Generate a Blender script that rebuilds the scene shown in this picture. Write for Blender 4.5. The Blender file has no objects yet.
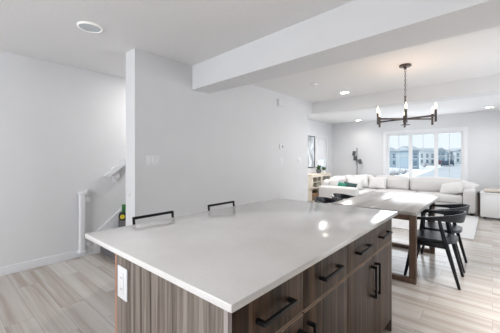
import bpy, bmesh, math, random
from mathutils import Vector, Matrix
random.seed(7)
S = bpy.context.scene
COL = S.collection
PI = math.pi

# ------------------------------------------------------------------ camera
FPX = 278.0
YAW = math.atan2(242.4, 278.0)
cd = bpy.data.cameras.new('camera')
cam = bpy.data.objects.new('camera', cd)
COL.objects.link(cam)
cam.location = (0, 0, 1.33)
cam.rotation_euler = (PI/2, 0, YAW)
cd.sensor_width = 36.0
cd.lens = FPX/500*36
cd.shift_y = -(166.5-158.5)/500
cd.clip_start = 0.05
cd.clip_end = 500
S.camera = cam

# ------------------------------------------------------------------ world / exposure
S.view_settings.view_transform = 'Standard'
S.view_settings.look = 'None'
S.view_settings.gamma = 1
S.view_settings.use_curve_mapping = False
S.view_settings.exposure = 0.79
w = bpy.data.worlds.new('sky'); S.world = w
w.use_nodes = True
nt = w.node_tree; nt.nodes.clear()
o_ = nt.nodes.new('ShaderNodeOutputWorld'); b_ = nt.nodes.new('ShaderNodeBackground')
tc = nt.nodes.new('ShaderNodeTexCoord'); sp = nt.nodes.new('ShaderNodeSeparateXYZ'); rp = nt.nodes.new('ShaderNodeValToRGB')
nt.links.new(tc.outputs['Generated'], sp.inputs[0]); nt.links.new(sp.outputs['Z'], rp.inputs[0])
rp.color_ramp.elements[0].position = 0.0; rp.color_ramp.elements[0].color = (.90, .94, .98, 1)
rp.color_ramp.elements[1].position = 0.6; rp.color_ramp.elements[1].color = (.80, .87, .95, 1)
nt.links.new(rp.outputs[0], b_.inputs['Color']); b_.inputs['Strength'].default_value = .62
nt.links.new(b_.outputs[0], o_.inputs[0])

def area(name, loc, rot, sx, sy, power, color, spread=PI):
    l = bpy.data.lights.new(name, 'AREA'); l.shape = 'RECTANGLE'; l.size = sx; l.size_y = sy
    l.energy = power; l.color = color; l.spread = spread
    o = bpy.data.objects.new(name, l); o.location = loc; o.rotation_euler = rot
    COL.objects.link(o); return o
DAY = (.92, .955, 1.0)
# daylight lamps at the kitchen and living windows, plus added fills on the right
area('daylight_kitchen', (-1.75, -3.26, 1.45), (PI/2+.26, 0, 0), 2.9, 1.7, 69, (.985, .98, 1.0))
area('daylight_living', (-1.54, 9.25, 1.40), (-PI/2-.15, 0, 0), 1.85, 1.2, 11, DAY)
area('fill_living_side', (1.56, 7.5, 1.45), (0, PI/2, 0), 1.3, 1.6, 8, DAY, 2.3)  # added fill for the sofa and living room walls
area('fill_dining_right', (1.56, 4.55, 1.10), (0, PI/2+.0, 0), 2.0, 2.1, 19, DAY, 2.6)  # added fill brightening the dining floor, chairs and centre wall
sun = bpy.data.lights.new('sun', 'SUN'); sun.energy = 1.6; sun.angle = .05
so = bpy.data.objects.new('sun', sun); COL.objects.link(so)
so.rotation_euler = Vector((1, .12, -.8)).to_track_quat('-Z', 'Y').to_euler()

# ------------------------------------------------------------------ helpers
def lin(c):
    return tuple(((v/255)/12.92 if v/255 <= .04045 else ((v/255+.055)/1.055)**2.4) for v in c)

def mat(name, color, rough=.5, metal=0, var=.04, scale=12, bump=0, spec=.5, stretch=(1,1,1), emit=None, estr=0, coat=0):
    m = bpy.data.materials.new(name); m.use_nodes = True
    n = m.node_tree.nodes; L = m.node_tree.links
    p = n['Principled BSDF']
    p.inputs['Roughness'].default_value = rough; p.inputs['Metallic'].default_value = metal
    p.inputs['Specular IOR Level'].default_value = spec
    p.inputs['Coat Weight'].default_value = coat
    t = n.new('ShaderNodeTexCoord'); mp = n.new('ShaderNodeMapping'); mp.inputs['Scale'].default_value = stretch
    no = n.new('ShaderNodeTexNoise'); no.inputs['Scale'].default_value = scale; no.inputs['Detail'].default_value = 4
    L.new(t.outputs['Object'], mp.inputs[0]); L.new(mp.outputs[0], no.inputs['Vector'])
    r = n.new('ShaderNodeValToRGB')
    r.color_ramp.elements[0].position = .3; r.color_ramp.elements[1].position = .7
    r.color_ramp.elements[0].color = tuple(max(0, c*(1-var)) for c in color)+(1,)
    r.color_ramp.elements[1].color = tuple(min(1, c*(1+var)) for c in color)+(1,)
    L.new(no.outputs['Fac'], r.inputs[0]); L.new(r.outputs[0], p.inputs['Base Color'])
    if bump:
        b = n.new('ShaderNodeBump'); b.inputs['Strength'].default_value = bump; b.inputs['Distance'].default_value = .01
        L.new(no.outputs['Fac'], b.inputs['Height']); L.new(b.outputs[0], p.inputs['Normal'])
    if emit:
        p.inputs['Emission Color'].default_value = emit+(1,); p.inputs['Emission Strength'].default_value = estr
    return m

def wood_mat(name, dark, mid, light, rough=.45, axis='Z', scale=1.0, seam=None):
    """grain running along axis; seam=(plank width, plank length) adds planks along X"""
    m = bpy.data.materials.new(name); m.use_nodes = True
    n = m.node_tree.nodes; L = m.node_tree.links; p = n['Principled BSDF']
    p.inputs['Roughness'].default_value = rough
    if name.startswith(('cabinet', 'door')): p.inputs['Specular IOR Level'].default_value = .22
    t = n.new('ShaderNodeTexCoord')
    src = t.outputs['Object']
    st = {'X': (.6, 22, 22), 'Y': (22, .6, 22), 'Z': (22, 22, .6)}[axis]
    mp = n.new('ShaderNodeMapping'); mp.inputs['Scale'].default_value = tuple(s*scale for s in st)
    no = n.new('ShaderNodeTexNoise'); no.inputs['Scale'].default_value = 1.0; no.inputs['Detail'].default_value = 6; no.inputs['Roughness'].default_value = .6; no.inputs['Distortion'].default_value = .8
    mp2 = n.new('ShaderNodeMapping'); mp2.inputs['Scale'].default_value = tuple(s*scale*.25 for s in st)
    n2 = n.new('ShaderNodeTexNoise'); n2.inputs['Scale'].default_value = 1.0; n2.inputs['Detail'].default_value = 3; n2.inputs['Distortion'].default_value = 1.5
    mx = n.new('ShaderNodeMath'); mx.operation = 'MULTIPLY_ADD'; mx.inputs[1].default_value = .5
    mh = n.new('ShaderNodeMath'); mh.operation = 'MULTIPLY'; mh.inputs[1].default_value = .5
    r = n.new('ShaderNodeValToRGB')
    e = r.color_ramp.elements; e[0].position = .36; e[0].color = dark+(1,); e[1].position = .66; e[1].color = light+(1,)
    em = e.new(.5); em.color = mid+(1,)
    L.new(src, mp.inputs[0]); L.new(src, mp2.inputs[0])
    L.new(mp.outputs[0], no.inputs['Vector']); L.new(mp2.outputs[0], n2.inputs['Vector'])
    L.new(n2.outputs['Fac'], mh.inputs[0]); L.new(no.outputs['Fac'], mx.inputs[0]); L.new(mh.outputs[0], mx.inputs[2])
    if seam:
        br = n.new('ShaderNodeTexBrick'); br.inputs['Scale'].default_value = 1.0
        br.inputs['Brick Width'].default_value = seam[1]; br.inputs['Row Height'].default_value = seam[0]
        br.inputs['Mortar Size'].default_value = .0013; br.inputs['Mortar Smooth'].default_value = .1
        br.inputs['Color1'].default_value = (.0, .0, .0, 1); br.inputs['Color2'].default_value = (1, 1, 1, 1); br.inputs['Mortar'].default_value = (.5, .5, .5, 1)
        br.offset = .37; br.offset_frequency = 2
        L.new(src, br.inputs['Vector'])
        # per-plank shift of the grain and tone
        cm = n.new('ShaderNodeVectorMath'); cm.operation = 'SCALE'; cm.inputs['Scale'].default_value = 7.0
        ad = n.new('ShaderNodeVectorMath'); ad.operation = 'ADD'
        L.new(br.outputs['Color'], cm.inputs[0]); L.new(src, ad.inputs[0]); L.new(cm.outputs[0], ad.inputs[1])
        L.new(ad.outputs[0], mp.inputs[0]); L.new(ad.outputs[0], mp2.inputs[0])
        ms = n.new('ShaderNodeMath'); ms.operation = 'MULTIPLY_ADD'; ms.inputs[1].default_value = .10; ms.inputs[2].default_value = -.05
        sx = n.new('ShaderNodeSeparateColor'); L.new(br.outputs['Color'], sx.inputs[0]); L.new(sx.outputs[0], ms.inputs[0])
        aa = n.new('ShaderNodeMath'); aa.operation = 'ADD'
        L.new(mx.outputs[0], aa.inputs[0]); L.new(ms.outputs[0], aa.inputs[1]); L.new(aa.outputs[0], r.inputs[0])
        mm = n.new('ShaderNodeMix'); mm.data_type = 'RGBA'
        L.new(br.outputs['Fac'], mm.inputs[0]); L.new(r.outputs[0], mm.inputs[6]); mm.inputs[7].default_value = tuple(c*.72 for c in dark)+(1,)
        L.new(mm.outputs[2], p.inputs['Base Color'])
    else:
        L.new(mx.outputs[0], r.inputs[0]); L.new(r.outputs[0], p.inputs['Base Color'])
    return m

def quartz_mat():
    m = bpy.data.materials.new('quartz'); m.use_nodes = True
    n = m.node_tree.nodes; L = m.node_tree.links; p = n['Principled BSDF']
    p.inputs['Roughness'].default_value = .11
    t = n.new('ShaderNodeTexCoord')
    a = n.new('ShaderNodeTexNoise'); a.inputs['Scale'].default_value = 3; a.inputs['Detail'].default_value = 5
    v = n.new('ShaderNodeTexVoronoi'); v.inputs['Scale'].default_value = 95
    r = n.new('ShaderNodeValToRGB'); r.color_ramp.elements[0].color = (.76, .74, .72, 1); r.color_ramp.elements[1].color = (.85, .84, .825, 1)
    r.color_ramp.elements[0].position = .3; r.color_ramp.elements[1].position = .7
    r2 = n.new('ShaderNodeValToRGB'); r2.color_ramp.elements[0].color = (.72, .71, .70, 1); r2.color_ramp.elements[1].color = (1, 1, 1, 1); r2.color_ramp.elements[0].position = .06; r2.color_ramp.elements[1].position = .2
    mm = n.new('ShaderNodeMix'); mm.data_type = 'RGBA'; mm.blend_type = 'MULTIPLY'; mm.inputs[0].default_value = 1
    L.new(t.outputs['Object'], a.inputs['Vector']); L.new(t.outputs['Object'], v.inputs['Vector'])
    L.new(a.outputs['Fac'], r.inputs[0]); L.new(v.outputs['Distance'], r2.inputs[0])
    L.new(r.outputs[0], mm.inputs[6]); L.new(r2.outputs[0], mm.inputs[7]); L.new(mm.outputs[2], p.inputs['Base Color'])
    return m

def glass_mat():
    m = bpy.data.materials.new('window_glass'); m.use_nodes = True
    n = m.node_tree.nodes; L = m.node_tree.links; n.clear()
    o = n.new('ShaderNodeOutputMaterial'); mx = n.new('ShaderNodeMixShader'); tr = n.new('ShaderNodeBsdfTransparent'); g = n.new('ShaderNodeBsdfGlossy')
    lw = n.new('ShaderNodeLayerWeight'); lw.inputs['Blend'].default_value = .5
    f = n.new('ShaderNodeMath'); f.operation = 'POWER'; f.inputs[1].default_value = 5; L.new(lw.outputs['Facing'], f.inputs[0])
    tr.inputs[0].default_value = (.95, .98, 1, 1); g.inputs['Roughness'].default_value = .02
    L.new(f.outputs[0], mx.inputs[0]); L.new(tr.outputs[0], mx.inputs[1]); L.new(g.outputs[0], mx.inputs[2]); L.new(mx.outputs[0], o.inputs[0])
    return m

M = {}
M['wall'] = mat('wall_paint', (.74, .745, .755), .75, var=.012, scale=3, spec=.2)
M['ceiling'] = mat('ceiling_paint', (.82, .82, .82), .85, var=.02, scale=40, bump=.15, spec=.1)
M['trim'] = mat('trim_white', (.80, .81, .83), .4, var=.01)
M['floor'] = wood_mat('vinyl_plank', (.37, .315, .27), (.505, .465, .425), (.585, .56, .53), rough=.22, axis='X', scale=.8, seam=(.19, 1.22))
M['quartz'] = quartz_mat()
M['walnut'] = wood_mat('cabinet_wood', (.06, .045, .036), (.21, .175, .148), (.35, .31, .275), rough=.5, axis='Z', scale=2.8)
M['walnut_shaded'] = wood_mat('door_shaded_wood', (.014, .008, .005), (.066, .038, .022), (.165, .104, .064), rough=.48, axis='Z', scale=2.8)  # the panels' wood, darkened and browned for the island's shaded side
M['band'] = mat('tan_lit_edge', (.48, .36, .26), .5)  # tan banding, paled to show light caught on drawer and door edges
M['walnut_y'] = wood_mat('cabinet_wood_edge', (.12, .085, .06), (.2, .15, .11), (.26, .2, .15), rough=.5, axis='Z')
M['edge'] = mat('copper_edge_band', (.42, .22, .15), .45)
M['carcass'] = mat('cabinet_carcass', (.05, .04, .035), .7)
M['black'] = mat('black_metal', (.010, .010, .011), .45, spec=.25)
M['chair'] = mat('black_stained_wood', (.010, .012, .018), .25, spec=.35, var=.2, scale=30)
M['seat'] = mat('black_leather', (.022, .025, .031), .38, spec=.35, var=.1, scale=60, bump=.1)
M['tabletop'] = wood_mat('tabletop_wood', (.34, .32, .30), (.42, .40, .38), (.48, .46, .44), rough=.27, axis='Y', scale=.7)
M['tableleg'] = wood_mat('table_leg_wood', (.07, .04, .027), (.14, .085, .058), (.20, .13, .09), rough=.45, axis='Z')
M['sofa'] = mat('white_linen', (.66, .645, .63), .95, var=.04, scale=120, bump=.15, spec=.1)
M['pillow'] = mat('white_cotton', (.69, .68, .67), .95, var=.03, scale=60, bump=.15, spec=.1)
M['green'] = mat('green_velvet', (.01, .17, .11), .7, var=.3, scale=9)
M['darkgreen'] = mat('dark_green_velvet', (.012, .05, .045), .7, var=.3, scale=9)
M['rug'] = mat('rug_wool', (.66, .655, .65), 1, var=.07, scale=45, bump=.4, spec=0)
M['cream'] = mat('cream_paint', (.80, .73, .62), .5, var=.05)
M['whitelac'] = mat('white_lacquer', (.80, .80, .80), .3, var=.01)
M['throw'] = mat('beige_throw', (.58, .52, .46), 1, var=.15, scale=60, bump=.3)
M['plastic'] = mat('white_plastic', (.80, .81, .83), .35, var=.01)
M['greyplast'] = mat('grey_display', (.30, .32, .34), .3)
M['slot'] = mat('dark_slot', (.08, .08, .09), .5)
M['nickel'] = mat('dark_bronze', (.10, .085, .080), .38, metal=.85)
M['bulb'] = mat('bulb_lit', (1, .9, .75), .3, emit=(1, .80, .55), estr=2.6)
M['led'] = mat('led_lit', (1, 1, 1), .3, emit=(1, .93, .82), estr=9)
M['ringglow'] = mat('ring_glow', (1, 1, 1), .4, emit=(1, .93, .82), estr=.12)  # faint glow given to the trim ring of the unlit light
M['lens'] = mat('frosted_lens', (.58, .63, .66), .35)
M['carpet'] = mat('grey_carpet', (.17, .165, .17), 1, var=.25, scale=150, bump=.4, spec=0)
M['leaf'] = mat('leaf_green', (.05, .12, .04), .6, var=.4, scale=20)
M['pot'] = mat('grey_pot', (.10, .11, .11), .6)
M['toygreen'] = mat('toy_green', (.03, .16, .04), .4)
M['toyyellow'] = mat('toy_yellow', (.75, .62, .05), .4)
M['tyre'] = mat('toy_tyre', (.015, .015, .015), .7)
M['glass'] = glass_mat()
M['winframe'] = mat('window_vinyl', (.82, .83, .84), .35, var=.01)
M['grille'] = mat('grille_bar', (.62, .66, .68), .4)
M['paper'] = mat('art_print', (.55, .59, .62), .6, var=.55, scale=4.5, stretch=(1, 1.5, .8))
M['pframe'] = mat('picture_frame', (.07, .07, .07), .4)
M['snow'] = mat('snow', (.86, .88, .92), .9, var=.05, scale=.4)
M['road'] = mat('asphalt', (.50, .52, .54), .9, var=.08, scale=.5)
M['shrub'] = mat('bare_twigs', (.40, .37, .36), .9)
M['siding_a'] = mat('siding_blue_grey', (.50, .58, .62), .8, var=.06, stretch=(.1, .1, 8), scale=3)
M['siding_b'] = mat('siding_pale', (.74, .78, .78), .8, var=.06, stretch=(.1, .1, 8), scale=3)
M['siding_c'] = mat('siding_slate', (.32, .39, .43), .8, var=.06, stretch=(.1, .1, 8), scale=3)
M['roof'] = mat('shingles', (.42, .45, .47), .9, var=.1, scale=3)
M['hwin'] = mat('house_window', (.20, .27, .33), .2)
M['basket'] = mat('wicker', (.30, .19, .11), .9, var=.3, scale=60, bump=.3)
M['ceramic'] = mat('ceramic', (.55, .42, .30), .5)
M['carpaint'] = mat('car_paint', (.06, .09, .13), .3)
M['carred'] = mat('car_paint_maroon', (.16, .06, .07), .3)

def finish(name, bm, m, parent=None, smooth=True, ang=35):
    bmesh.ops.recalc_face_normals(bm, faces=bm.faces)
    me = bpy.data.meshes.new(name); bm.to_mesh(me); bm.free()
    if smooth:
        big = max(f.area for f in me.polygons)
        few = len(me.polygons) < 130
        for f in me.polygons: f.use_smooth = not (few and f.area > big*.04 and len(f.vertices) >= 4)
        try: me.set_sharp_from_angle(angle=math.radians(ang))
        except Exception: pass
    me.materials.append(M[m] if isinstance(m, str) else m)
    o = bpy.data.objects.new(name, me); COL.objects.link(o)
    if parent: o.parent = parent
    return o

def tag(o, label, cat, group=None):
    o['label'] = label; o['category'] = cat
    if group: o['group'] = group
    return o

def thing(name, label, cat, loc=(0, 0, 0), rz=0, group=None):
    o = bpy.data.objects.new(name, None); COL.objects.link(o)
    o.empty_display_size = .1
    o.location = loc; o.rotation_euler = (0, 0, rz)
    return tag(o, label, cat, group)

def struct(name, bm, m, parent=None, smooth=False):
    o = finish(name, bm, m, parent, smooth)
    if not parent: o['kind'] = 'structure'
    return o

def box(bm, x0, x1, y0, y1, z0, z1, r=0, seg=2):
    vs = [bm.verts.new((x, y, z)) for z in (z0, z1) for (x, y) in ((x0, y0), (x1, y0), (x1, y1), (x0, y1))]
    F = [(3, 2, 1, 0), (4, 5, 6, 7), (0, 1, 5, 4), (1, 2, 6, 5), (2, 3, 7, 6), (3, 0, 4, 7)]
    fs = [bm.faces.new([vs[i] for i in f]) for f in F]
    if r:
        es = list({e for f in fs for e in f.edges})
        bmesh.ops.bevel(bm, geom=es, offset=r, segments=seg, affect='EDGES', profile=.5)
    return vs

def B(*a, **k):
    bm = bmesh.new(); box(bm, *a, **k); return bm

def prism(bm, pts, d0, d1, axis='Y'):
    """polygon pts extruded along axis. Y: pts=(x,z); X: pts=(y,z); Z: pts=(x,y)"""
    f = {'Y': lambda p, d: (p[0], d, p[1]), 'X': lambda p, d: (d, p[0], p[1]), 'Z': lambda p, d: (p[0], p[1], d)}[axis]
    a = [bm.verts.new(f(p, d0)) for p in pts]; b = [bm.verts.new(f(p, d1)) for p in pts]
    bm.faces.new(a[::-1]); bm.faces.new(b)
    n = len(pts)
    for i in range(n): bm.faces.new((a[i], a[(i+1) % n], b[(i+1) % n], b[i]))

def tube(bm, pts, rads, n=10, cap=True):
    pts = [Vector(p) for p in pts]
    if not isinstance(rads, (list, tuple)): rads = [rads]*len(pts)
    rings = []; prev = None
    for i, p in enumerate(pts):
        d = (pts[min(i+1, len(pts)-1)]-pts[max(i-1, 0)]).normalized()
        if prev is None:
            a = Vector((0, 0, 1)) if abs(d.z) < .9 else Vector((1, 0, 0))
            u = d.cross(a).normalized()
        else:
            u = (prev-d*prev.dot(d)).normalized()
        prev = u; v = d.cross(u)
        rings.append([bm.verts.new(p+(u*math.cos(2*PI*k/n)+v*math.sin(2*PI*k/n))*rads[i]) for k in range(n)])
    for a, b in zip(rings, rings[1:]):
        for k in range(n): bm.faces.new((a[k], a[(k+1) % n], b[(k+1) % n], b[k]))
    if cap: bm.faces.new(rings[0][::-1]); bm.faces.new(rings[-1])

def beam(bm, p0, p1, w0, d0, w1=None, d1=None, side=Vector((0, 1, 0)), r=.004):
    """tapered rectangular bar from p0 to p1; w along side, d across"""
    p0 = Vector(p0); p1 = Vector(p1); w1 = w0 if w1 is None else w1; d1 = d0 if d1 is None else d1
    d = (p1-p0).normalized(); s = (side-d*side.dot(d)).normalized(); t = d.cross(s)
    q = []
    for p, w_, e in ((p0, w0, d0), (p1, w1, d1)):
        q += [bm.verts.new(p+s*a*w_/2+t*b*e/2) for a, b in ((-1, -1), (1, -1), (1, 1), (-1, 1))]
    fs = [bm.faces.new([q[i] for i in f]) for f in ((3, 2, 1, 0), (4, 5, 6, 7), (0, 1, 5, 4), (1, 2, 6, 5), (2, 3, 7, 6), (3, 0, 4, 7))]
    if r:
        bmesh.ops.bevel(bm, geom=list({e for f in fs for e in f.edges}), offset=r, segments=2, affect='EDGES', profile=.5)

def lathe(bm, prof, c=(0, 0, 0), n=24, axis='Z'):
    rings = []
    for r, h in prof:
        ring = []
        for k in range(n):
            a = 2*PI*k/n
            p = (r*math.cos(a), r*math.sin(a), h) if axis == 'Z' else ((r*math.cos(a), h, r*math.sin(a)) if axis == 'Y' else (h, r*math.cos(a), r*math.sin(a)))
            ring.append(bm.verts.new((p[0]+c[0], p[1]+c[1], p[2]+c[2])))
        rings.append(ring)
    for a, b in zip(rings, rings[1:]):
        for k in range(n): bm.faces.new((a[k], a[(k+1) % n], b[(k+1) % n], b[k]))
    bm.faces.new(rings[0][::-1]); bm.faces.new(rings[-1])

def pillow_bm(w_, h, t, n=14, sag=.0):
    """soft pillow standing in XZ plane, thickness along Y, base at z=0"""
    bm = bmesh.new(); front = {}; back = {}
    for i in range(n+1):
        for j in range(n+1):
            u = -1+2*i/n; v = -1+2*j/n
            k = (1-abs(u)**2.6)*(1-abs(v)**2.6)
            th = t/2*(max(k, 0)**.45)
            pin = 1-.07*(1-abs(u)**2)*abs(v)**3
            pin2 = 1-.07*(1-abs(v)**2)*abs(u)**3
            x = u*w_/2*pin2; z = h/2+v*h/2*pin
            wob = .006*math.sin(7*u+3*v)
            front[i, j] = bm.verts.new((x, -th+wob*k, z))
            back[i, j] = front[i, j] if (i in (0, n) or j in (0, n)) else bm.verts.new((x, th+wob*k, z))
    for i in range(n):
        for j in range(n):
            bm.faces.new((front[i, j], front[i+1, j], front[i+1, j+1], front[i, j+1]))
            bm.faces.new((back[i, j], back[i, j+1], back[i+1, j+1], back[i+1, j]))
    return bm

def cushion(x0, x1, y0, y1, z0, z1, r=.05, puff=.02):
    bm = bmesh.new(); box(bm, x0, x1, y0, y1, z0, z1, r, 4)
    bmesh.ops.subdivide_edges(bm, edges=[e for e in bm.edges if e.calc_length() > .2], cuts=6, use_grid_fill=True)
    cx, cy, cz = (x0+x1)/2, (y0+y1)/2, (z0+z1)/2
    for v in bm.verts:
        a = (v.co.x-cx)/(x1-x0)*2; b = (v.co.y-cy)/(y1-y0)*2; c = (v.co.z-cz)/(z1-z0)*2
        if abs(c) > .95: v.co.z += math.copysign(puff, c)*max(0, (1-a*a))*max(0, (1-b*b))
        if abs(b) > .95: v.co.y += math.copysign(puff, b)*max(0, (1-a*a))*max(0, (1-c*c))
    return bm

# ================================================================== STRUCTURE
XL, XC0, XC1 = -4.20, -3.20, -2.98
CEIL = 2.55; XR = 1.6; YB = -3.3; YW = 9.40; XLL = -4.31; YE = 5.30
fl = struct('floor', B(-4.5, XR+.1, YB-.1, YW+.15, -.12, 0), 'floor')
struct('ceiling', B(-4.5, XR+.1, YB-.1, YW+.15, CEIL, CEIL+.12), 'ceiling')
struct('wall_left', B(XL-.12, XL, YB-.1, YE-.14, 0, CEIL), 'wall')
# centre wall with its header over the opening to the living room
bm = bmesh.new()
prism(bm, [(1.48, 0), (YE, 0), (YE, 2.30), (5.54, 2.30), (5.54, CEIL), (1.48, CEIL)], XC0, XC1, 'X')
struct('wall_center', bm, 'wall')
struct('wall_stairwell', B(XLL-.12, XC0, YE-.14, YE, 0, CEIL), 'wall')
def wall_x(name, x0, x1, y0, y1, holes):
    """wall along Y with window holes (ya,yb,za,zb)"""
    bm = bmesh.new(); y = y0
    for ya, yb, za, zb in sorted(holes):
        box(bm, x0, x1, y, ya, 0, CEIL)
        if za > 0: box(bm, x0, x1, ya, yb, 0, za)
        box(bm, x0, x1, ya, yb, zb, CEIL); y = yb
    box(bm, x0, x1, y, y1, 0, CEIL)
    return struct(name, bm, 'wall')
wall_x('wall_living_left', XLL-.12, XLL, YE, YW, [(8.33, 8.95, .95, 2.02)])
wall_x('wall_right', XR, XR+.12, YB-.1, YW, [(3.45, 5.65, .05, 2.15), (6.6, 8.4, .75, 2.1)])
def wall_y(name, y0, y1, x0, x1, holes):
    bm = bmesh.new(); x = x0
    for xa, xb, za, zb in sorted(holes):
        box(bm, x, xa, y0, y1, 0, CEIL)
        if za > 0: box(bm, xa, xb, y0, y1, 0, za)
        box(bm, xa, xb, y0, y1, zb, CEIL); x = xb
    box(bm, x, x1, y0, y1, 0, CEIL)
    return struct(name, bm, 'wall')
WX0, WX1, WZ0, WZ1 = -2.50, -.59, .74, 2.08
wall_y('wall_window', YW, YW+.15, XLL-.12, XR+.12, [(WX0, WX1, WZ0, WZ1)])
wall_y('wall_kitchen', YB-.12, YB, XL-.12, XR+.12, [(-3.3, -.2, .6, 2.3)])
# dropped beams
bm = bmesh.new(); prism(bm, [(XC1, 2.26), (XR, 2.02), (XR, 2.55), (XC1, 2.55)], 2.235, CEIL, 'Z')
struct('trim_1', bm, 'wall')
bm = bmesh.new(); prism(bm, [(XC1, 5.50), (XR, 5.34), (XR, 5.72), (XC1, 5.72)], 2.31, CEIL, 'Z')
struct('trim_2', bm, 'wall')
# baseboards
def base(name, *a):
    struct(name, B(*a, r=.004), 'trim')
base('baseboard_left', XL, XL+.014, YB, 1.50, 0, .10)
base('baseboard_center', XC1, XC1+.014, 1.48, YE, 0, .10)
base('baseboard_window', -3.9, XR, YW-.014, YW, 0, .10)
base('baseboard_living_left', XLL, XLL+.014, YE, YW, 0, .10)
base('baseboard_right', XR-.014, XR, YB, 6.0, 0, .10)

def window(name, x0, x1, z0, z1, y, panes, casing, grille=True, side='Y', depth=.07):
    """frame in wall plane y (side Y) or x (side X)"""
    def bb(bm, a0, a1, d0, d1, c0, c1, r=0):
        if side == 'Y': box(bm, a0, a1, d0, d1, c0, c1, r)
        else: box(bm, d0, d1, a0, a1, c0, c1, r)
    e = bpy.data.objects.new(name, None); COL.objects.link(e); e['kind'] = 'structure'
    bm = bmesh.new()
    s = 1
    f = .045
    bb(bm, x0, x1, y+.03, y+.03+depth, z0, z0+f); bb(bm, x0, x1, y+.03, y+.03+depth, z1-f, z1)
    bb(bm, x0, x0+f, y+.03, y+.03+depth, z0+f, z1-f); bb(bm, x1-f, x1, y+.03, y+.03+depth, z0+f, z1-f)
    edges = [x0+f]+[v for p in panes for v in p]+[x1-f]
    for a, b in zip(edges[0::2], edges[1::2]):
        if b-a > .003: bb(bm, a, b, y+.035, y+.09, z0+f, z1-f)
    struct('window_frame', bm, 'winframe', e)
    bm = bmesh.new(); c = casing or .001
    if casing: bb(bm, x0-c, x0, y-.02, y, z0-c, z1+c); bb(bm, x1, x1+c, y-.02, y, z0-c, z1+c); bb(bm, x0, x1, y-.02, y, z1, z1+c); bb(bm, x0, x1, y-.02, y, z0-c, z0); struct('window_casing', bm, 'trim', e)
    bm = bmesh.new(); bb(bm, x0-c*.6, x1+c*.6, y-.05, y+.03, z0-.02, z0+.004, .004)
    struct('window_sill', bm, 'trim', e)
    for a, b in panes:
        bm = bmesh.new(); bb(bm, a, b, y+.060, y+.066, z0+f, z1-f)
        struct('window_pane', bm, 'glass', e)
        if grille:
            bm = bmesh.new(); m = (a+b)/2
            bb(bm, m-.006, m+.006, y+.056, y+.070, z0+f, z1-f)
            bb(bm, a, b, y+.057, y+.069, z0+f+(z1-z0)*.46, z0+f+(z1-z0)*.46+.014)
            struct('window_grille', bm, 'grille', e)
    return e
window('window_1', WX0, WX1, WZ0, WZ1, YW, [(-2.44, -1.90), (-1.805, -1.255), (-1.16, -.645)], .10)
window('window_2', 8.33, 8.95, .95, 2.02, XLL-.12, [(8.385, 8.895)], .0, grille=False, side='X')
bm = bmesh.new()
box(bm, XLL, XLL+.02, 8.25, 8.33, .87, 2.10); box(bm, XLL, XLL+.02, 8.95, 9.03, .87, 2.10); box(bm, XLL, XLL+.02, 8.33, 8.95, 2.02, 2.10)
box(bm, XLL, XLL+.02, 8.33, 8.95, .87, .95)
struct('trim_3', bm, 'trim')
# roller shade, upper two thirds of narrow window
tag(finish('roller_shade', B(XLL-.06, XLL-.05, 8.36, 8.92, 1.32, 2.0), mat('shade_fabric', (.85, .86, .88), .9, emit=None)), 'white roller shade lowered in the narrow window above the cream cabinet', 'window shade')
window('window_3', -3.3, -.2, .6, 2.3, YB-.12, [(-3.245, -2.3), (-2.22, -1.28), (-1.2, -.255)], .0, grille=False)
window('added_window_4', 3.45, 5.65, .05, 2.15, XR+.02, [(3.50, 4.5), (4.57, 5.60)], .0, grille=False, side='X')  # unseen glazed opening added for the dining fill

window('added_window_5', 6.6, 8.4, .75, 2.1, XR+.02, [(6.65, 7.47), (7.53, 8.35)], .0, grille=False, side='X')  # unseen opening added to brighten the living room

# staircase up behind the centre wall
st = thing('staircase', 'grey carpeted stairs climbing between the left wall and the centre wall', 'staircase', (XL, 1.57, 0))
for i in range(11):
    bm = bmesh.new()
    box(bm, .02, .99, i*.25, i*.25+.25 if i < 10 else 3.55, 0 if i < 1 else 0, (i+1)*.215, .008)
    finish('step', bm, 'carpet', st)
# stair skirt board
bm = bmesh.new()
sl = .79
prism(bm, [(1.50, 0), (1.50, .285), (4.0, .285+2.5*sl), (4.0, .1+2.5*sl), (1.585, .0)], XL, XL+.019, 'X')
struct('trim_4', bm, 'trim')
# handrail
hr = thing('handrail', 'white wooden handrail sloping up the left wall above the stairs', 'handrail', (XL+.03, 1.60, 1.09))
bm = bmesh.new()
prism(bm, [(0, 0), (.07, .07*sl-.085), (2.2, 2.2*sl-.085), (2.2, 2.2*sl)], .02, .06, 'X')
finish('rail', bm, 'trim', hr, smooth=False)
bm = bmesh.new(); box(bm, -.028, .02, .13, .22, -.05, .11)
box(bm, -.028, .01, .145, .195, -.11, -.05)
finish('bracket', bm, 'trim', hr, smooth=False)

# retractable gate on left wall
g = thing('stair_gate', 'white retractable stair gate roll mounted upright on the left wall', 'stair gate', (XL, 1.33, .06))
finish('roll_tube', B(.018, .085, -.036, .036, .04, .79, r=.016, seg=4), 'plastic', g)
for z in (.78, .0):
    bm = bmesh.new(); box(bm, .002, .085, -.04, .04, z, z+.045, .008); box(bm, .002, .02, .03, .085, z-.03, z+.06, .006)
    finish('mount_bracket', bm, 'plastic', g)
bm = bmesh.new(); lathe(bm, [(.03, 0), (.038, .006), (.038, .022), (.03, .028)], (.022, .075, .70), axis='X')
finish('latch_knob', bm, 'plastic', g)
bm = bmesh.new(); lathe(bm, [(.02, 0), (.028, .006), (.028, .022), (.02, .028)], (.022, .075, .09), axis='X')
finish('lower_latch', bm, 'plastic', g)

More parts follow.
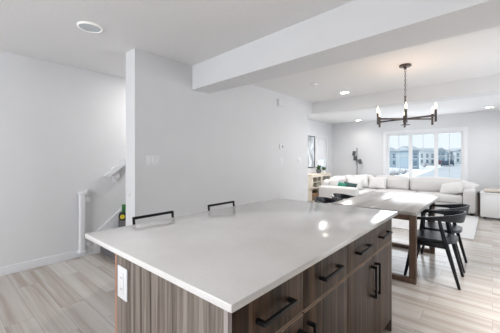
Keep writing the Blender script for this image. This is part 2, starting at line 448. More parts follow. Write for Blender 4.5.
# ================================================================== ISLAND
ix0, ix1, iy0, iy1 = -1.328, -.585, .59, 2.32
isl = thing('kitchen_island', 'walnut kitchen island base with black bar handles under white worktop', 'kitchen island', (0, 0, 0))
finish('end_panel', B(ix0, ix1-.018, iy0-.018, iy0, 0, .887, r=.0015), 'walnut', isl)
finish('edge_strip', B(ix0-.018, ix0, iy0-.018, iy0+.03, 0, .887), 'edge', isl)
finish('corner_sheen_strip', B(ix1-.018, ix1, iy0-.018, iy0-.001, 0, .887), mat('corner_sheen_wood', (.40, .36, .34), .4), isl)  # pale tone paints the reflection along the panel's edge
finish('back_panel', B(ix0, ix0+.018, iy0+.03, iy1, 0, .887), 'walnut', isl)
finish('far_panel', B(ix0, ix1, iy1, iy1+.018, 0, .887, r=.0015), 'walnut', isl)
finish('carcass', B(ix0+.02, ix1-.022, iy0, iy1, .10, .886), 'carcass', isl)
finish('toe_kick', B(ix0+.02, ix1-.07, iy0, iy1, 0, .10), 'carcass', isl)
ys = [.592, 1.008, 1.471, 1.889, 2.32]
gap = .003
def handle_bm(c, length, vertical):
    bm = bmesh.new(); x, y, z = c; h = length/2
    if vertical:
        box(bm, x+.026, x+.038, y-.007, y+.007, z-h, z+h, .0015)
        for s in (-1, 1): box(bm, x, x+.03, y-.007, y+.007, z+s*(h-.007)-.007, z+s*(h-.007)+.007)
    else:
        box(bm, x+.026, x+.038, y-h, y+h, z-.007, z+.007, .0015)
        for s in (-1, 1): box(bm, x, x+.03, y+s*(h-.007)-.007, y+s*(h-.007)+.007, z-.007, z+.007)
    return bm
for i in range(4):
    a, b = ys[i]+gap, ys[i+1]-gap
    d = finish('drawer', B(ix1-.02, ix1, a, b, .705, .882, r=.002), 'walnut_shaded', isl)
    finish('handle', handle_bm((ix1, (a+b)/2, .795), .20, False), 'black', d)
    finish('lit_edge_band', B(ix1-.019, ix1+.0004, a+.002, b-.002, .7035, .706), 'band', d)
    d = finish('door', B(ix1-.02, ix1, a, b, .102, .6925, r=.002), 'walnut_shaded', isl)
    finish('lit_edge_band', B(ix1-.019, ix1+.0004, a+.002, b-.002, .6915, .694), 'band', d)
    hy = b-.035 if i % 2 == 0 else a+.035
    finish('handle', handle_bm((ix1, hy, .545), .20, True), 'black', d)
# outlet on end panel
ot = finish('outlet_plate', B(-1.306, -1.213, iy0-.025, iy0-.018, .695, .84, r=.004), 'plastic', isl)
bm = bmesh.new(); box(bm, -1.277, -1.243, iy0-.027, iy0-.0245, .717, .817, .001); finish('outlet_insert', bm, 'whitelac', ot)
for z in (.742, .792):
    for dx in (-.006, .006): finish('outlet_slot', B(-1.26+dx-.001, -1.26+dx+.001, iy0-.0275, iy0-.0265, z-.005, z+.005), 'slot', ot)
# worktop
tag(finish('worktop', B(-1.705, -.558, .56, 2.405, .888, .914, r=.004), 'quartz'), 'large white speckled quartz worktop covering the kitchen island', 'worktop')

# bar stools tucked under the overhang
def make_stool(label, y):
    t = thing('bar_stool', label, 'bar stool', (-1.56, y, 0), 0, 'bar stools at the island')
    bm = bmesh.new(); rr = .012
    # back: flat top rail with posts bending down
    box(bm, -.222, -.208, -.155, .155, .928, .946, .004)
    for s in (-1, 1):
        beam(bm, (-.215, s*.147, .94), (-.18, s*.147, .64), .016, .014, side=Vector((0, 1, 0)))
    finish('backrest', bm, 'black', t)
    bm = bmesh.new(); box(bm, -.19, .17, -.17, .17, .63, .665, .015, 3); finish('seat', bm, 'seat', t)
    for sx in (-1, 1):
        for sy in (-1, 1):
            bm = bmesh.new(); beam(bm, (sx*.185 if sx > 0 else -.20, sy*.175, 0), (sx*.14, sy*.14, .635), .02, .02); finish('leg', bm, 'black', t)
    bm = bmesh.new()
    for sy in (-1, 1): beam(bm, (-.18, sy*.165, .22), (.17, sy*.165, .22), .014, .014)
    for x in (-.183, .172): beam(bm, (x, -.16, .22), (x, .16, .22), .014, .014, side=Vector((1, 0, 0)))
    finish('footrest', bm, 'black', t)
make_stool('black metal bar stool nearest the camera, its low back showing over worktop edge', 1.02)
make_stool('black metal bar stool farther along the island, its back showing over the worktop', 1.66)

# ================================================================== DINING
tx0, tx1, ty0, ty1 = -1.545, -.602, 3.335, 4.95
dt = thing('dining_table', 'rectangular wooden dining table with pale split top and walnut frame legs', 'table', (0, 0, 0))
xm = -1.09
finish('tabletop', B(tx0, xm-.003, ty0, ty1, .728, .765, r=.003), 'tabletop', dt)
finish('tabletop', B(xm+.003, tx1, ty0, ty1, .728, .765, r=.003), 'tabletop', dt)
for y in (ty0+.01, 4.60):
    for x in (tx0+.005, tx1-.068):
        finish('leg', B(x, x+.063, y, y+.07, .05, .728, r=.002), 'tableleg', dt)
    finish('floor_bar', B(tx0+.005, tx1-.005, y, y+.07, 0, .05, r=.002), 'tableleg', dt)
    finish('apron', B(tx0+.068, tx1-.068, y+.005, y+.06, .668, .727, r=.002), 'tableleg', dt)

def make_chair(label, loc, rz, group):
    t = thing('dining_chair', label, 'chair', loc, rz, group)
    # rear legs, rising into the curved rail (back is +x)
    for s in (-1, 1):
        bm = bmesh.new()
        beam(bm, (.245, s*.205, 0), (.13, s*.225, .46), .022, .026, .030, .042); beam(bm, (.13, s*.225, .44), (.075, s*.235, .69), .030, .042, .024, .030)
        finish('leg', bm, 'chair', t)
        bm = bmesh.new()
        beam(bm, (-.25, s*.215, 0), (-.165, s*.215, .44), .022, .026, .028, .042); beam(bm, (-.165, s*.215, .43), (-.145, s*.238, .675), .028, .04, .022, .028)
        finish('leg', bm, 'chair', t)
    # seat
    bm = bmesh.new()
    pts = []
    for k in range(40):
        a = 2*PI*k/40; c, s_ = math.cos(a), math.sin(a)
        pts.append((math.copysign(abs(c)**.55, c)*.215, math.copysign(abs(s_)**.55, s_)*(.225 if c < 0 else .205)))
    prism(bm, pts, .438, .470, 'Z')
    es = [e for e in bm.edges if abs(e.verts[0].co.z-e.verts[1].co.z) < 1e-5]
    bmesh.ops.bevel(bm, geom=es, offset=.010, segments=3, affect='EDGES')
    seat = finish('seat', bm, 'seat', t)
    bm = bmesh.new()
    for s in (-1, 1): beam(bm, (-.165, s*.212, .415), (.135, s*.218, .415), .02, .05)
    beam(bm, (-.165, -.21, .415), (-.165, .21, .415), .02, .05, side=Vector((1, 0, 0))); beam(bm, (.13, -.215, .415), (.13, .215, .415), .02, .05, side=Vector((1, 0, 0)))
    finish('seat_frame', bm, 'chair', t)
    # rail: U curve, flat section arms, deeper at the back
    bm = bmesh.new(); n = 36; rings = []
    for k in range(n+1):
        q = -1+2*k/n; a = q*PI*.5
        # superellipse U
        x = -.22+.49*(abs(math.cos(a))**.75); y = .258*math.copysign(abs(math.sin(a))**.8, a)
        f = max(0, 1-abs(q)**1.6)
        top = .690+.075*f; hgt = .024+.085*f**1.5
        th = .034-.012*f
        nx, ny = math.cos(a)*.9, math.sin(a)
        L_ = math.hypot(nx, ny); nx /= L_; ny /= L_
        lean = .02*f
        r_ = []
        for (o, z) in ((-1, 0), (1, 0), (1, 1), (-1, 1)):
            zz = top-hgt+z*hgt
            r_.append(bm.verts.new((x+nx*(o*th/2+(z-.5)*lean), y+ny*(o*th/2+(z-.5)*lean), zz)))
        rings.append(r_)
    for a_, b_2 in zip(rings, rings[1:]):
        for k in range(4): bm.faces.new((a_[k], a_[(k+1) % 4], b_2[(k+1) % 4], b_2[k]))
    bm.faces.new(rings[0][::-1]); bm.faces.new(rings[-1])
    bmesh.ops.bevel(bm, geom=[e for e in bm.edges], offset=.004, segments=2, affect='EDGES')
    finish('back_rail', bm, 'chair', t)
    return t
make_chair('black curved-back dining chair on the window-right side of table, nearest the island', (-.495, 3.72, 0), 0, 'black dining chairs around the table')
make_chair('black curved-back dining chair on the right side of table, behind the nearer one', (-.495, 4.28, 0), 0, 'black dining chairs around the table')
make_chair('black dining chair at the left side of table, nearer the centre wall and island', (-1.66, 3.72, 0), PI, 'black dining chairs around the table')
make_chair('black dining chair at the left side of table, nearer the green pillows', (-1.66, 4.28, 0), PI, 'black dining chairs around the table')

# chandelier
ccx, ccy = -.856, 4.06
ch = thing('chandelier', 'dark bronze six-arm chandelier with lit candle bulbs hanging over dining table', 'chandelier', (ccx, ccy, 1.80))
bm = bmesh.new(); lathe(bm, [(.06, .722), (.072, .728), (.072, .742), (.062, .749)]); lathe(bm, [(.012, .69), (.016, .70), (.016, .722), (.012, .724)]); finish('canopy', bm, 'nickel', ch)
bm = bmesh.new()
for k in range(11):
    z = .69-k*.031
    ring = [Vector((.009*math.cos(a), 0, z-.018+.02*math.sin(a))) for a in [2*PI*i/10 for i in range(11)]]
    if k % 2: ring = [Vector((0, p.x, p.z)) for p in ring]
    tube(bm, ring, .0028, 6, cap=False)
finish('chain', bm, 'nickel', ch)
bm = bmesh.new(); lathe(bm, [(.006, .35), (.014, .345), (.014, .33), (.011, .325), (.011, .11), (.016, .10)]); finish('stem', bm, 'nickel', ch)
bm = bmesh.new(); lathe(bm, [(.012, -.005), (.026, 0), (.026, .09), (.012, .095)]); lathe(bm, [(.010, -.03), (.01, -.004)]); lathe(bm, [(.02, -.04), (.055, -.036), (.055, -.03), (.01, -.028)]); finish('hub', bm, 'nickel', ch)
a0 = math.atan2(-ccy, -ccx)
for k in range(6):
    a = a0+k*PI/3+.02; dx, dy = math.cos(a), math.sin(a); R = .362
    bm = bmesh.new(); beam(bm, (dx*.02, dy*.02, .045), (dx*R, dy*R, .045), .014, .020, side=Vector((-dy, dx, 0)), r=.002)
    arm = finish('arm', bm, 'nickel', ch)
    bm = bmesh.new(); lathe(bm, [(.010, -.03), (.0135, -.026), (.0135, .118), (.010, .12)], (dx*R, dy*R, 0)); finish('candle_tube', bm, 'nickel', arm)
    bm = bmesh.new(); lathe(bm, [(.006, .12), (.009, .13), (.014, .15), (.012, .17), (.006, .19), (.001, .205)], (dx*R, dy*R, 0), 12); finish('bulb', bm, 'bulb', arm)
l = bpy.data.lights.new('chandelier_glow', 'POINT'); l.energy = 3.8; l.color = (1, .68, .42); l.shadow_soft_size = .30
o = bpy.data.objects.new('chandelier_glow', l); o.location = (ccx, ccy, 2.06); COL.objects.link(o)

# recessed ceiling lights
def downlight(label, x, y, r, lit, power=0, color=(1, .97, .95), z=CEIL, spread=2.3):
    t = thing('recessed_light', label, 'ceiling light', (x, y, z-.012))
    bm = bmesh.new(); n = 40
    prof = [(r*.86, .011), (r*.86, .002), (r*.90, -.002), (r, .003), (r, .011)]
    rings = [[bm.verts.new((p*math.cos(2*PI*k/n), p*math.sin(2*PI*k/n), h)) for k in range(n)] for p, h in prof]
    for a_, b_2 in zip(rings, rings[1:]+rings[:1]):
        for k in range(n): bm.faces.new((a_[k], a_[(k+1) % n], b_2[(k+1) % n], b_2[k]))
    finish('trim_ring', bm, 'ringglow' if not lit else 'plastic', t)
    bm = bmesh.new(); lathe(bm, [(r*.855, .001), (r*.855, .010)], n=32); finish('diffuser', bm, 'led' if lit else 'lens', t)
    if power:
        l = bpy.data.lights.new('downlight_beam', 'AREA'); l.shape = 'DISK'; l.size = r*1.5; l.spread = spread; l.energy = power; l.color = color
        o = bpy.data.objects.new('downlight_beam', l); o.location = (x, y, z-.02); COL.objects.link(o)
downlight('round recessed ceiling light with grey centre and white ring, nearest the camera', -2.81, .967, .105, False)
downlight('lit recessed light in the dining ceiling left of the chandelier', -2.05, 5.0, .085, True, 2.2)
downlight('lit recessed light in the living room ceiling near the floor lamp', -3.2, 8.9, .085, True, 1.6)
downlight('lit recessed light in the living ceiling behind the beam, near the narrow window', -3.04, 6.86, .085, True, 24, spread=3.0)
downlight('lit recessed light in the living ceiling at the right, beyond the window edge', -.05, 8.65, .085, True, 2.2)
downlight('added unseen recessed fill light over the stairs behind the centre wall', -3.72, 2.5, .085, True, 9, spread=3.1)  # fixture added to lift the dark stairwell wall
downlight('added unseen recessed fill light over the kitchen aisle nearest the camera', .62, .4, .085, True, 3.2, spread=1.05)  # this and the next are added to brighten the aisle floor
downlight('added unseen recessed fill light over the kitchen aisle beside the island', .62, 1.6, .085, True, 5, spread=1.05)
downlight('added unseen recessed fill light in the dining ceiling right of the table', .62, 3.2, .085, True, 10, spread=1.1)  # added out of view to brighten the floor at the right
downlight('added unseen recessed fill light in the living ceiling right of the sofa front', .3, 6.6, .085, True, 4, spread=3.0)  # added out of view as fill for the living room
t = thing('smoke_detector', 'small flat white smoke detector on the dining ceiling', 'smoke detector', (-2.21, 4.12, CEIL-.028))
bm = bmesh.new(); lathe(bm, [(.045, 0), (.055, .006), (.062, .027), (.062, .028)]); finish('body', bm, 'plastic', t)
bm = bmesh.new(); lathe(bm, [(.012, -.003), (.012, .001)]); finish('test_button', bm, 'greyplast', t)

# ================================================================== wall fittings on centre wall (face +x)
def plate(name, label, cat, y, z, wy, hz, rockers, par=None, mkind='rocker'):
    t = thing(name, label, cat, (XC1, y, z))
    finish('cover_plate', B(.0, .007, -wy/2, wy/2, -hz/2, hz/2, r=.003), 'plastic', t)
    for k in range(rockers):
        c = (k-(rockers-1)/2)*.046
        finish(mkind, B(.006, .012, c-.016, c+.016, -.033, .033, r=.002), 'whitelac', t)
    return t
plate('light_switch', 'white triple rocker light switch on the centre wall above the near bar stool', 'light switch', 1.70, 1.305, .165, .118, 3)
plate('light_switch', 'white single light switch directly under the thermostat', 'light switch', 4.30, 1.285, .075, .118, 1)
plate('light_switch', 'white double light switch at the centre wall near its far end', 'light switch', 4.95, 1.285, .12, .118, 2)
t = thing('thermostat', 'small white thermostat with grey display on the centre wall', 'thermostat', (XC1, 4.30, 1.55))
finish('body', B(0, .022, -.06, .06, -.045, .045, r=.008), 'plastic', t)
finish('display', B(.021, .024, .0, .045, -.025, .028, r=.002), 'greyplast', t)
t = thing('door_chime', 'white door chime box high on the centre wall', 'door chime', (XC1, 4.26, 2.36))
finish('body', B(0, .04, -.09, .09, -.065, .065, r=.012), M['wall'], t)
bm = bmesh.new(); lathe(bm, [(.014, 0), (.017, .003), (.017, .008), (.012, .010)], (0, 0, 0), axis='Y')
for v in bm.verts: v.co.y = -v.co.y
o = finish('gate_socket', bm, 'whitelac'); o.location = (-3.10, 1.479, .92)
tag(o, 'tiny round white socket on the end of the centre wall', 'wall socket')

# toy tractor on the second stair
t = thing('toy_tractor', 'green toy tractor with yellow wheels resting on the carpeted stairs', 'toy', (-4.08, 1.885, .431))
finish('body', B(-.03, .06, -.04, .04, .035, .09, r=.01), 'toygreen', t)
finish('cab', B(-.05, .01, -.035, .035, .09, .225, r=.01), 'toygreen', t)
for x, s, r in ((-.04, -1, .055), (-.04, 1, .055), (.055, -1, .035), (.055, 1, .035)):
    bm = bmesh.new(); y = s*.055
    lathe(bm, [(r*.75, -.016), (r, -.010), (r, .010), (r*.75, .016)], (x, y, r), axis='Y'); wh = finish('wheel', bm, 'tyre', t)
    bm = bmesh.new(); lathe(bm, [(r*.6, -.019), (r*.6, .019)], (x, y, r), axis='Y'); finish('hubcap', bm, 'toyyellow', wh)
t.rotation_euler.z = math.radians(65)

# ================================================================== LIVING ROOM
tag(finish('area_rug', B(-3.0, -.23, 5.82, 8.22, .001, .013, r=.003), 'rug'), 'large pale grey rug under the sofa and coffee table', 'rug')
SX0, SX1, SY0, SY1 = -3.55, -.28, 8.14, 9.08
sf = thing('sectional_sofa', 'large white L-shaped sectional sofa under the window', 'sofa', (0, 0, .013))
finish('base', B(SX0+.02, SX1-.02, SY0+.02, SY1, .05, .25, r=.02), 'sofa', sf)
finish('base', B(SX0+.02, SX0+1.0, 6.92, SY0+.02, .05, .25, r=.02), 'sofa', sf)
finish('arm', cushion(SX1-.24, SX1, SY0, SY1, .06, .58, .04, .01), 'sofa', sf)
finish('arm', cushion(SX0, SX0+1.02, 6.88, 7.10, .06, .58, .04, .01), 'sofa', sf)
finish('back_frame', cushion(SX0, SX1-.05, SY1-.2, SY1, .2, .72, .05, .01), 'sofa', sf)
finish('back_frame', cushion(SX0, SX0+.2, 7.10, SY1-.2, .2, .72, .05, .01), 'sofa', sf)
xs = [-2.53, -1.78, -1.14, SX1-.24]
xs = [-2.53, -1.54, SX1-.245]
for a, b in zip(xs, xs[1:]): finish('seat_cushion', cushion(a+.004, b-.004, SY0, SY1-.2, .25, .43, .045, .015), 'sofa', sf)
finish('seat_cushion', cushion(SX0+.2, -2.536, 7.9, SY1-.2, .25, .43, .045, .015), 'sofa', sf)
finish('seat_cushion', cushion(SX0+.2, -2.536, 7.105, 7.895, .25, .43, .045, .015), 'sofa', sf)
for a, b in ((-3.3, -2.68), (-2.67, -1.74), (-1.73, -.55)):
    finish('back_cushion', cushion(a+.004, b-.004, SY1-.40, SY1-.17, .42, .79, .08, .04), 'sofa', sf)
for a, b in ((7.15, 7.9), (7.91, 8.62)):
    finish('back_cushion', cushion(SX0+.17, SX0+.40, a, b, .42, .80, .08, .03), 'sofa', sf)
for x, y in ((SX1-.08, SY0+.08), (SX1-.08, SY1-.08), (SX0+.08, 6.97), (SX0+.93, 6.97), (SX0+.08, SY1-.08)):
    finish('foot', B(x-.03, x+.03, y-.03, y+.03, 0, .055), 'black', sf)

def pillow(label, m, loc, w_, h, t_, rz, tilt, group, roll=0):
    o = finish('throw_pillow', pillow_bm(w_, h, t_), m, ang=80)
    o.location = loc; o.rotation_euler = (tilt, roll, rz)
    tag(o, label, 'pillow', group)
GP = 'throw pillows on the sofa'
pillow('bright green throw pillow lying against the near sofa arm', 'green', (-3.12, 7.24, .46), .34, .25, .12, .3, -.45, GP, .2)
pillow('dark green throw pillow beside the bright green one', 'darkgreen', (-2.92, 7.40, .46), .36, .24, .12, .1, -.5, GP, .12)
pillow('plump white pillow at the near left end of sofa, left of green pillow', 'pillow', (-3.32, 7.20, .47), .40, .30, .16, .3, -.3, GP)
pillow('white pillow standing right of the green pillows', 'pillow', (-2.93, 7.86, .45), .46, .38, .18, .7, -.35, GP, .15)
pillow('large white pillow standing highest in the sofa corner', 'pillow', (-2.92, 8.36, .45), .46, .42, .20, .45, -.3, GP, -.1)
pillow('white square pillow leaning on the back cushions left of window', 'pillow', (-2.52, 8.48, .45), .50, .36, .16, .05, -.4, GP)
pillow('white pillow slumped in front against the right sofa arm', 'pillow', (-.78, 8.36, .45), .56, .36, .20, -.35, -.75, GP, -.25)
pillow('white pillow wedged behind the slumped one above the right arm', 'pillow', (-.60, 8.60, .50), .48, .38, .18, -.5, -.9, GP, .2)

# floor lamp in the corner
fx, fy = -3.37, 9.24
t = thing('floor_lamp', 'black floor lamp with three small drum shades behind the sofa corner', 'floor lamp', (fx, fy, 0))
bm = bmesh.new(); lathe(bm, [(.12, 0), (.13, .006), (.13, .018), (.02, .024)]); finish('base', bm, 'black', t)
bm = bmesh.new(); tube(bm, [(0, 0, .02), (0, 0, 1.68)], .011); finish('pole', bm, 'black', t)
for dx, dy, z, ax in ((-.075, -.06, 1.50, .15), (-.03, -.09, 1.34, .1), (.115, -.05, 1.23, -.35)):
    bm = bmesh.new(); tube(bm, [(0, 0, z+.06), (dx, dy, z+.06)], .006, 8); arm = finish('arm', bm, 'black', t)
    bm = bmesh.new(); n = 18
    rr = Matrix.Rotation(ax, 4, 'Y')
    prof = [(.052, -.075), (.052, .065), (.045, .075), (.012, .078)]
    lathe(bm, prof, (0, 0, 0), n); bmesh.ops.transform(bm, matrix=Matrix.Translation((dx, dy, z))@rr, verts=bm.verts)
    finish('lamp_shade', bm, mat('lamp_shade_grey', (.06, .065, .07), .5), arm)

# coffee table
t = thing('coffee_table', 'round white coffee table with thin black base on the rug', 'coffee table', (-1.47, 7.42, .013))
bm = bmesh.new(); lathe(bm, [(.49, .435), (.50, .44), (.50, .465), (.49, .47)], n=48); finish('tabletop', bm, 'whitelac', t)
bm = bmesh.new()
for z in (.008, .425): tube(bm, [(.40*math.cos(a), .40*math.sin(a), z) for a in [2*PI*k/36 for k in range(37)]], .008, 6, cap=False)
finish('ring_frame', bm, 'black', t)
for k in range(4):
    a = PI/4+k*PI/2; bm = bmesh.new(); tube(bm, [(.40*math.cos(a), .40*math.sin(a), .008), (.40*math.cos(a), .40*math.sin(a), .43)], .009, 8); finish('leg', bm, 'black', t)

# white console at right
t = thing('storage_cabinet', 'low white storage cabinet at the right end of the sofa', 'cabinet', (-.20, 7.98, 0))
finish('body', B(0, 1.3, .02, .52, .045, .55, r=.004), 'whitelac', t)
finish('top_board', B(-.008, 1.31, -.005, .53, .55, .575, r=.003), 'whitelac', t)
for a, b in ((.005, .43), (.436, .864), (.87, 1.295)):
    finish('door', B(a, b, .002, .02, .05, .545, r=.002), 'whitelac', t)
for x, y in ((.05, .06), (1.22, .06), (.05, .46), (1.22, .46)): finish('foot', B(x, x+.04, y, y+.04, 0, .045), 'black', t)
o = finish('folded_throw', cushion(.05, .55, .12, .44, .0, .06, .025, .008), 'throw'); o.location = (-.20, 7.98, .583)
tag(o, 'beige folded throw lying on the low white cabinet', 'blanket')
t = thing('side_table', 'narrow dark side table squeezed between the sofa arm and white cabinet', 'side table', (-.243, 8.5, 0))
finish('top_board', B(-.022, .025, -.25, .25, .50, .53, r=.003), 'black', t)
finish('side_panel', B(-.018, .02, -.24, -.20, 0, .5), 'tableleg', t); finish('side_panel', B(-.018, .02, .20, .24, 0, .5), 'tableleg', t)

# cream display cabinet along the left living wall
cx0, cx1, cy0, cy1, cz = XLL+.016, -3.95, 7.25, 8.46, .87
t = thing('display_cabinet', 'cream glass-door cabinet against the left living room wall', 'cabinet', (0, 0, 0))
bm = bmesh.new()
box(bm, cx0, cx1, cy0, cy0+.03, .06, cz-.03); box(bm, cx0, cx1, cy1-.03, cy1, .06, cz-.03)
box(bm, cx0, cx0+.015, cy0, cy1, .06, cz-.03); box(bm, cx0, cx1, cy0, cy1, .06, .09); box(bm, cx0, cx1, cy0, cy1, .42, .445)
box(bm, cx0, cx1, 7.84, 7.87, .06, cz-.03)
finish('carcass', bm, 'cream', t)
finish('top_board', B(cx0, cx1+.02, cy0-.015, cy1+.015, cz-.03, cz, r=.004), 'cream', t)
for a, b in ((cy0+.002, 7.853), (7.857, cy1-.002)):
    bm = bmesh.new(); f = .05
    box(bm, cx1, cx1+.018, a, b, .78, .835); box(bm, cx1, cx1+.018, a, b, .445, .49)
    box(bm, cx1, cx1+.018, a, a+f, .49, .78); box(bm, cx1, cx1+.018, b-f, b, .49, .78)
    box(bm, cx1+.003, cx1+.014, (a+b)/2-.01, (a+b)/2+.01, .49, .78); box(bm, cx1+.003, cx1+.014, a+f, b-f, .625, .645)
    d = finish('door', bm, 'cream', t)
    finish('glass_pane', B(cx1+.006, cx1+.010, a+f, b-f, .49, .78), 'glass', d)
for x in (cx0+.03, cx1-.03):
    for y in (cy0+.03, cy1-.03): finish('leg', B(x-.02, x+.02, y-.02, y+.02, 0, .06), 'cream', t)
for y, wd in ((7.55, .40), (8.14, .40)):
    o = finish('storage_basket', B(cx0+.05, cx1-.02, y-wd/2, y+wd/2, .091, .30, r=.03), 'basket')
    tag(o, 'brown wicker basket in the left bay of cream cabinet' if y < 7.8 else 'brown wicker basket in the window-side bay of cream cabinet', 'basket', 'wicker baskets')
for y, h, r, lb in ((7.60, .16, .06, 'tan ceramic vase behind the left glass door of cream cabinet'), (8.05, .20, .05, 'slim tan vase behind the window-side glass door of cream cabinet'), (8.25, .12, .07, 'squat tan bowl vase behind glass near the window end of cabinet')):
    bm = bmesh.new(); lathe(bm, [(r*.6, 0), (r, h*.35), (r*.9, h*.6), (r*.4, h*.85), (r*.5, h)]); o = finish('vase', bm, 'ceramic')
    o.location = (-4.12, y, .445); tag(o, lb, 'vase', 'vases in the cream cabinet')
# plants on the cabinet
def leaf(bm, base_, tip, wd):
    b0 = Vector(base_); t0 = Vector(tip); d = t0-b0; s = d.cross(Vector((0, 0, 1)))
    s = (s.normalized() if s.length > 1e-4 else Vector((1, 0, 0)))*wd
    m = b0+d*.5+Vector((0, 0, .15*d.length))
    up = Vector((0, 0, .004))
    vs = [bm.verts.new(v) for v in (b0, m+s, t0, m-s)]; vt = bm.verts.new(m+up); vb = bm.verts.new(m-up*1.5)
    for i in range(4):
        bm.faces.new((vs[i], vs[(i+1) % 4], vt)); bm.faces.new((vs[(i+1) % 4], vs[i], vb))
def plant(label, loc, r, h, nleaf, spread, potm):
    t = thing('potted_plant', label, 'plant', loc)
    bm = bmesh.new(); lathe(bm, [(r*.75, 0), (r, h), (r*.9, h), (r*.85, h*.85)], n=20); finish('pot', bm, potm, t)
    bm = bmesh.new()
    for k in range(nleaf):
        a = random.uniform(0, 2*PI); s = random.uniform(.2, 1)*spread; z0 = h*.8+random.uniform(0, spread*.5)
        leaf(bm, (math.cos(a)*r*.3, math.sin(a)*r*.3, h*.8), (math.cos(a)*s, math.sin(a)*s, z0+spread*random.uniform(.2, 1)), .018)
    finish('foliage', bm, 'leaf', t)
plant('dark bushy potted plant on the cream cabinet below the picture', (-4.10, 7.98, .87), .085, .12, 60, .13, 'pot')
plant('pale small potted plant at the window end of cream cabinet', (-4.10, 8.32, .87), .05, .08, 26, .13, 'whitelac')
# framed picture
t = thing('framed_picture', 'tall framed abstract print in grey tones on the left living wall', 'picture', (XLL, 7.72, 1.54))
bm = bmesh.new()
box(bm, 0, .03, -.36, -.335, -.5, .5); box(bm, 0, .03, .335, .36, -.5, .5); box(bm, 0, .03, -.335, .335, .475, .5); box(bm, 0, .03, -.335, .335, -.5, -.475)
finish('frame', bm, 'pframe', t)
finish('print', B(.002, .015, -.334, .334, -.474, .474), 'paper', t)

# ================================================================== OUTSIDE
GZ = -.6
struct('ground', B(-160, 120, -60, 260, GZ-.3, GZ), 'snow')
def rd(pts, z0, z1):
    bm = bmesh.new(); prism(bm, pts, z0, z1, 'Z'); return bm
def gp(px, py, z=GZ):
    u = (px-250)/FPX; v = (158.5-py)/FPX; t_ = (z-1.33)/v
    s_, c_ = math.sin(YAW), math.cos(YAW)
    return (t_*(-s_+c_*u), t_*(c_+s_*u))
# street running away to the right, past the houses
o = finish('street', rd([gp(404, 181), gp(436, 169), gp(452, 163.5), gp(500, 163.0), gp(560, 181)], GZ, GZ+.02), 'road', smooth=False)
o['kind'] = 'structure'
def house(label, pxa, pxb, ytop, ybase, m, roof='gable', win=2, depth=5):
    (ax, ay), (bx, by) = gp(pxa, ybase), gp(pxb, ybase)
    L_ = math.hypot(bx-ax, by-ay); ang = math.atan2(by-ay, bx-ax)
    tm = -1.93/((158.5-ybase)/FPX); H_ = (158.5-ytop)/FPX*tm+1.93
    t = thing('house', label, 'house', (ax, ay, GZ), ang, 'houses across the street')
    eh = H_*.80
    finish('walls', B(0, L_, 0, depth, 0, eh), m, t, smooth=False)
    bm = bmesh.new()
    if roof == 'gable': prism(bm, [(-.4, eh), (L_+.4, eh), (L_/2, H_)], -.4, depth+.4, 'Y')
    elif roof == 'side': prism(bm, [(-.4, eh), (depth+.4, eh), (depth/2, H_)], -.4, L_+.4, 'X')
    else: box(bm, -.3, L_+.3, -.3, depth+.3, eh, eh+.25)
    finish('roof', bm, 'roof', t, smooth=False)
    for fz in (.16, .56):
        for k in range(win):
            c = L_*(k+.5)/win; ww = L_/win*.42
            d = finish('window', B(c-ww/2, c+ww/2, -.05, .0, eh*fz, eh*(fz+.26)), 'hwin', t, smooth=False)
            finish('window_surround', B(c-ww/2-.1, c+ww/2+.1, -.03, .0, eh*fz-.12, eh*fz), 'trim', d, smooth=False)
house('grey-blue house with gabled roof seen in the left window pane', 386, 396.5, 147, 167.5, 'siding_a', 'side', 2)
house('blue house with low roof at the right of left window pane', 397, 409.5, 148.5, 166.5, 'siding_a', 'gable', 2)
house('tall dark blue house at the left of middle window pane', 411.5, 419, 145.5, 169, 'siding_c', 'side', 1)
house('pale house with wide roof in the middle window pane', 419.5, 435, 148, 165.5, 'siding_b', 'side', 3)
house('dark slate house at the left of right window pane', 436, 445.5, 147.5, 164.0, 'siding_c', 'gable', 2)
house('blue-grey house in the middle of right window pane', 446.5, 453.5, 149.5, 163.8, 'siding_a', 'side', 2)
house('pale teal house at the right edge of right window pane', 455.5, 470, 148, 163.9, 'siding_b', 'gable', 3)
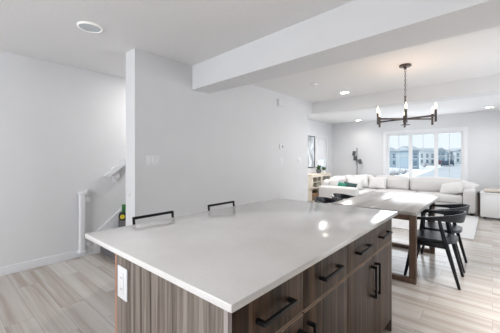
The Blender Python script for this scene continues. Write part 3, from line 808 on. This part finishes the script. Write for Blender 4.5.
def car(label, px, py, m, ln=4.3, rz=.3):
    x, y = gp(px, py)
    t = thing('car', label, 'car', (x, y, GZ), rz, 'cars parked on the street')
    bm = bmesh.new(); prism(bm, [(-ln/2, .3), (ln/2, .3), (ln/2, .8), (ln*.28, .9), (ln*.12, 1.4), (-ln*.3, 1.4), (-ln*.42, .9), (-ln/2, .85)], -.85, .85, 'Y'); finish('body', bm, m, t, smooth=False)
    for xx in (-ln*.3, ln*.3):
        for s in (-1, 1):
            bm = bmesh.new(); lathe(bm, [(.32, -.1), (.32, .1)], (xx, s*.78, .32), axis='Y', n=14); finish('wheel', bm, 'tyre', t)
car('dark maroon car parked far down the street at the left of right pane', 440.5, 165.6, 'carred', 4.3, 1.72)
car('dark blue car parked on street in the middle of right pane', 450, 165.4, 'carpaint', 4.3, 1.68)
car('small dark car parked nearer on the street in the right pane', 445.5, 166.4, 'carpaint', 3.8, 1.7)
def shrub(label, px, py, r, h):
    x, y = gp(px, py)
    bm = bmesh.new()
    for k in range(40):
        a = random.uniform(0, 2*PI); q = random.uniform(.2, 1)*r
        m1 = (math.cos(a)*q*.8, math.sin(a)*q*.8, h*random.uniform(.2, .5))
        tube(bm, [(0, 0, 0), m1, (math.cos(a)*q, math.sin(a)*q, h*random.uniform(.35, 1))], [.02, .012, .005], 4)
    o = finish('bare_shrub', bm, 'shrub'); o.location = (x, y, GZ); tag(o, label, 'shrub', 'bare shrubs in the snow')
shrub('bare shrub low at the left edge of left window pane', 391.5, 176, 1.1, 1.3)
shrub('bare shrub in the middle of left window pane', 397, 175, .9, .9)
shrub('bare shrub at the right of left window pane', 403.5, 174, 1.0, 1.1)
shrub('bare shrub in snow before the pale house in middle pane', 424.5, 167.5, .9, 1.6)

# unseen kitchen run on the right, added to darken light bounced onto the island
t = thing('added_cabinet_run', 'added unseen walnut cabinets along the right wall, darkening the bounce', 'cabinet', (.98, -1.2, 0))
finish('body', B(.02, .60, 0, 4.2, .10, .89), 'walnut', t)
for k in range(7): finish('door', B(0, .02, k*.6+.002, k*.6+.598, .10, .885, r=.002), 'walnut', t)
finish('upper_body', B(.27, .60, 0, 4.2, 1.40, 2.3), 'walnut', t)
finish('counter', B(-.02, .60, -.01, 4.21, .89, .91), 'quartz', t)
